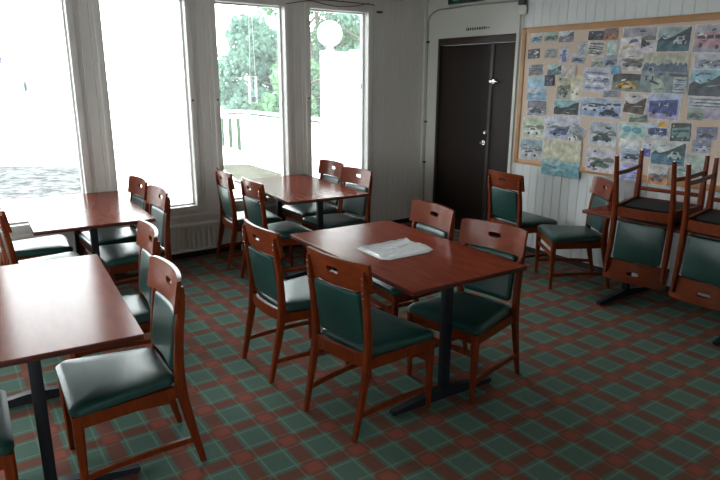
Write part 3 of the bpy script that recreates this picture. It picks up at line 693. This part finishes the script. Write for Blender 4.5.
# white board screen with a globe lamp on top
t = thing('board_screen', 'tall white board screen standing outside the fourth window', 'screen', (4.53, 7.1, -.12))
b = NB(); panel(b, -.24, .20, 0, 2.16, -.03, .03, 'x', .11); obj('front_boards', b, M['extwhite'], t, smooth=False)
b = NB(); panel(b, .20, .50, 0, 2.20, 0, .05, 'x', .11); o = obj('side_boards', b, M['extblue'], t, smooth=False); o['label'] = 'paler blue grey boards'
b = NB(); bx(b, (-.26, -.04, 0), (-.22, .05, 2.17), .004); obj('edge_post', b, M['extwhite'], t)
t = thing('globe_lamp', 'round opal globe lamp on top of the white board screen', 'lamp', (4.39, 7.1, 2.042))
b = NB(); lathe(b, [(.07, 0), (.07, .02), (.045, .03), (.045, .07)], 20); obj('fitting', b, M['greymetal'], t)
b = NB(); lathe(b, [(max(.162*math.sin(PI*k/16), .0005), .225-.162*math.cos(PI*k/16)) for k in range(17)], 28); obj('globe', b, M['globe'], t)
# hanging things outside the glass
t = thing('hanging_feeder', 'small white frame hanging on two strings outside the third window', 'ornament', (2.735, 5.93, 1.45))
b = NB(); bx(b, (-.042, -.02, 0), (-.032, .02, .27), .002); bx(b, (.032, -.02, 0), (.042, .02, .27), .002); bx(b, (-.032, -.02, 0), (.032, .02, .012)); bx(b, (-.032, -.02, .258), (.032, .02, .27)); obj('frame', b, M['extwhite'], t)
b = NB(); lathe(b, [(.004, .13), (.014, .14), (.014, .2), (.004, .215)], 12); obj('bird_shape', b, M['greymetal'], t)
b = NB(); bx(b, (-.024, -.014, .0125), (.024, .014, .07), .004); obj('seed_cup', b, M['greymetal'], t)
b = NB(); tube(b, [(-.03, 0, .27), (-.01, 0, 1.1)], .0016, 5); obj('string', b, M['extwhite'], t)
b = NB(); tube(b, [(.03, 0, .27), (.01, 0, 1.1)], .0016, 5); obj('string', b, M['extwhite'], t)
for x, z, l, s in ((.655, 1.575, 'dark hanging pendant outside the first window, its lower one', 1), (.50, 1.80, 'dark hanging pendant at the left picture edge outside the first window', .7)):
    t = thing('hanging_pendant', l, 'ornament', (x, 5.93, z), 0, 'pendants outside the first window')
    b = NB(); lathe(b, [(.002, 0), (.014*s, .02*s), (.017*s, .06*s), (.008*s, .09*s), (.003, .11*s)], 12); obj('body', b, M['greymetal'], t)
    b = NB(); tube(b, [(0, 0, .11*s), (0, 0, 1.0)], .001, 5); obj('string', b, M['extwhite'], t)
b = NB(); bx(b, (-.5, 5.80, 2.555), (4.2, 6.0, 2.60)); struct('trim_6', b, M['extwhite'], smooth=False)

# trees beyond the railing
def tree(x, y, h, r, mk, seed, label, base=.25):
    rd = random.Random(seed); t = thing('tree', label, 'tree', (x, y, -.13), 0, 'trees beyond the railing')
    b = NB(); tube(b, [(0, 0, 0), (.1, 0, h*.3), (-.05, .1, h*.6), (0, 0, h*.9)], [.16, .13, .08, .03], 8)
    for k in range(7):
        a = k*2.4; z = h*(.3+.08*k); tube(b, [(0, 0, z), (math.cos(a)*r*.5, math.sin(a)*r*.5, z+h*.08), (math.cos(a)*r*.85, math.sin(a)*r*.85, z+h*.13)], [.05, .03, .01], 5)
    obj('trunk', b, M['bark'], t)
    b = NB(); blobs = []
    for k in range(34):
        a = rd.random()*2*PI; zz = base + (1-base)*rd.random(); rr = r*math.sqrt(rd.random())*(1-.65*max(0, zz-.45)/.55)
        blobs.append((Vector((math.cos(a)*rr, math.sin(a)*rr, zz*h)), r*(.22+.22*rd.random())))
    for c, s in blobs:
        for k in range(270):
            d = Vector((rd.gauss(0, 1), rd.gauss(0, 1), rd.gauss(0, .8))).normalized()*s*(.5+.55*rd.random()); p = c+d
            u = Vector((rd.gauss(0, 1), rd.gauss(0, 1), rd.gauss(0, 1))).normalized(); v = u.cross(Vector((rd.random(), rd.random(), rd.random()))).normalized(); l = .05+.06*rd.random()
            b.faces.new([b.verts.new(p+u*l), b.verts.new(p+v*l*.55), b.verts.new(p-u*l), b.verts.new(p-v*l*.55)])
    me = bpy.data.meshes.new('foliage'); b.to_mesh(me); b.free(); me.materials.append(M[mk]); o = bpy.data.objects.new('foliage', me); C.objects.link(o); o.parent = t; o['kind'] = 'stuff'
tree(10.0, 17.5, 7.4, 1.9, 'leaf1', 1, 'tallest green tree behind the railing in the third window')
tree(7.9, 17.0, 3.3, 1.2, 'leaf2', 2, 'lower blue-green tree at the left of the third window')
tree(11.3, 16.0, 7.5, 2.0, 'leaf2', 3, 'blue-green tree seen at the left edge of the fourth window')
tree(13.3, 17.5, 8.5, 2.3, 'leaf3', 4, 'yellow-green tree behind the globe lamp')
tree(12.2, 20.5, 7.2, 2.4, 'leaf1', 5, 'green tree behind the others between third and fourth windows')
tree(15.6, 18.0, 8.5, 2.3, 'leaf2', 6, 'dark blue-green tree at the right edge of the fourth window')
tree(10.2, 14.0, 2.7, 1.2, 'leaf2', 8, 'bushy low tree close behind the railing corner', .08)
tree(8.2, 15.0, 2.3, 1.2, 'leaf1', 9, 'low green bush left of the railing corner post', .08)

# ------------------------------------------------------------------ light
w = bpy.data.worlds.new('overcast'); bpy.context.scene.world = w; w.use_nodes = True
nt = w.node_tree; bg = nt.nodes['Background']
bg.inputs[0].default_value = (.93, .97, 1.0, 1); bg.inputs[1].default_value = SKY
for i, (x0, x1) in enumerate(WIN):
    l = bpy.data.lights.new('window_portal', 'AREA'); l.shape = 'RECTANGLE'; l.size = x1-x0; l.size_y = WZ1-WZ0; l.cycles.is_portal = True
    o = bpy.data.objects.new('window_portal', l); C.objects.link(o); o.location = ((x0+x1)/2, YW+.16, (WZ0+WZ1)/2); o.rotation_euler = (-PI/2, 0, 0)

for y0, y1 in FILL_LW:  # portals for the added left-wall windows
    l = bpy.data.lights.new('window_portal', 'AREA'); l.shape = 'RECTANGLE'; l.size = WZ1-WZ0; l.size_y = y1-y0; l.cycles.is_portal = True
    o = bpy.data.objects.new('window_portal', l); C.objects.link(o); o.location = (XL-.16, (y0+y1)/2, (WZ0+WZ1)/2); o.rotation_euler = (0, -PI/2, 0)

for x0, x1 in FILL_FW:  # portal for the added window behind the camera
    l = bpy.data.lights.new('window_portal', 'AREA'); l.shape = 'RECTANGLE'; l.size = x1-x0; l.size_y = WZ1-WZ0; l.cycles.is_portal = True
    o = bpy.data.objects.new('window_portal', l); C.objects.link(o); o.location = ((x0+x1)/2, YB-.16, (WZ0+WZ1)/2); o.rotation_euler = (PI/2, 0, 0)

# ------------------------------------------------------------------ camera
cam = bpy.data.cameras.new('camera'); co = bpy.data.objects.new('camera', cam); C.objects.link(co)
cam.sensor_width = 36; cam.sensor_fit = 'HORIZONTAL'; cam.lens = 605.64/720*36; cam.clip_end = 200
pitch, yaw, roll = .26025, .60283, .0045935
co.rotation_mode = 'QUATERNION'
fwd = Vector((math.sin(yaw)*math.cos(pitch), math.cos(yaw)*math.cos(pitch), -math.sin(pitch)))
right = Vector((math.cos(yaw), -math.sin(yaw), 0)); up = right.cross(fwd)
r2 = right*math.cos(roll) + up*math.sin(roll); u2 = -right*math.sin(roll) + up*math.cos(roll)
m = Matrix((r2, u2, -fwd)).transposed(); co.rotation_quaternion = m.to_quaternion(); co.location = (0, 0, 1.70)
sc = bpy.context.scene; sc.camera = co
sc.view_settings.view_transform = 'Standard'; sc.view_settings.look = 'None'; sc.view_settings.gamma = 1; sc.view_settings.exposure = 0
sc.view_settings.use_curve_mapping = False
sc.cycles.max_bounces = 10; sc.cycles.diffuse_bounces = 6; sc.cycles.transparent_max_bounces = 12; sc.cycles.caustics_reflective = False; sc.cycles.caustics_refractive = False
sc.cycles.use_denoising = True
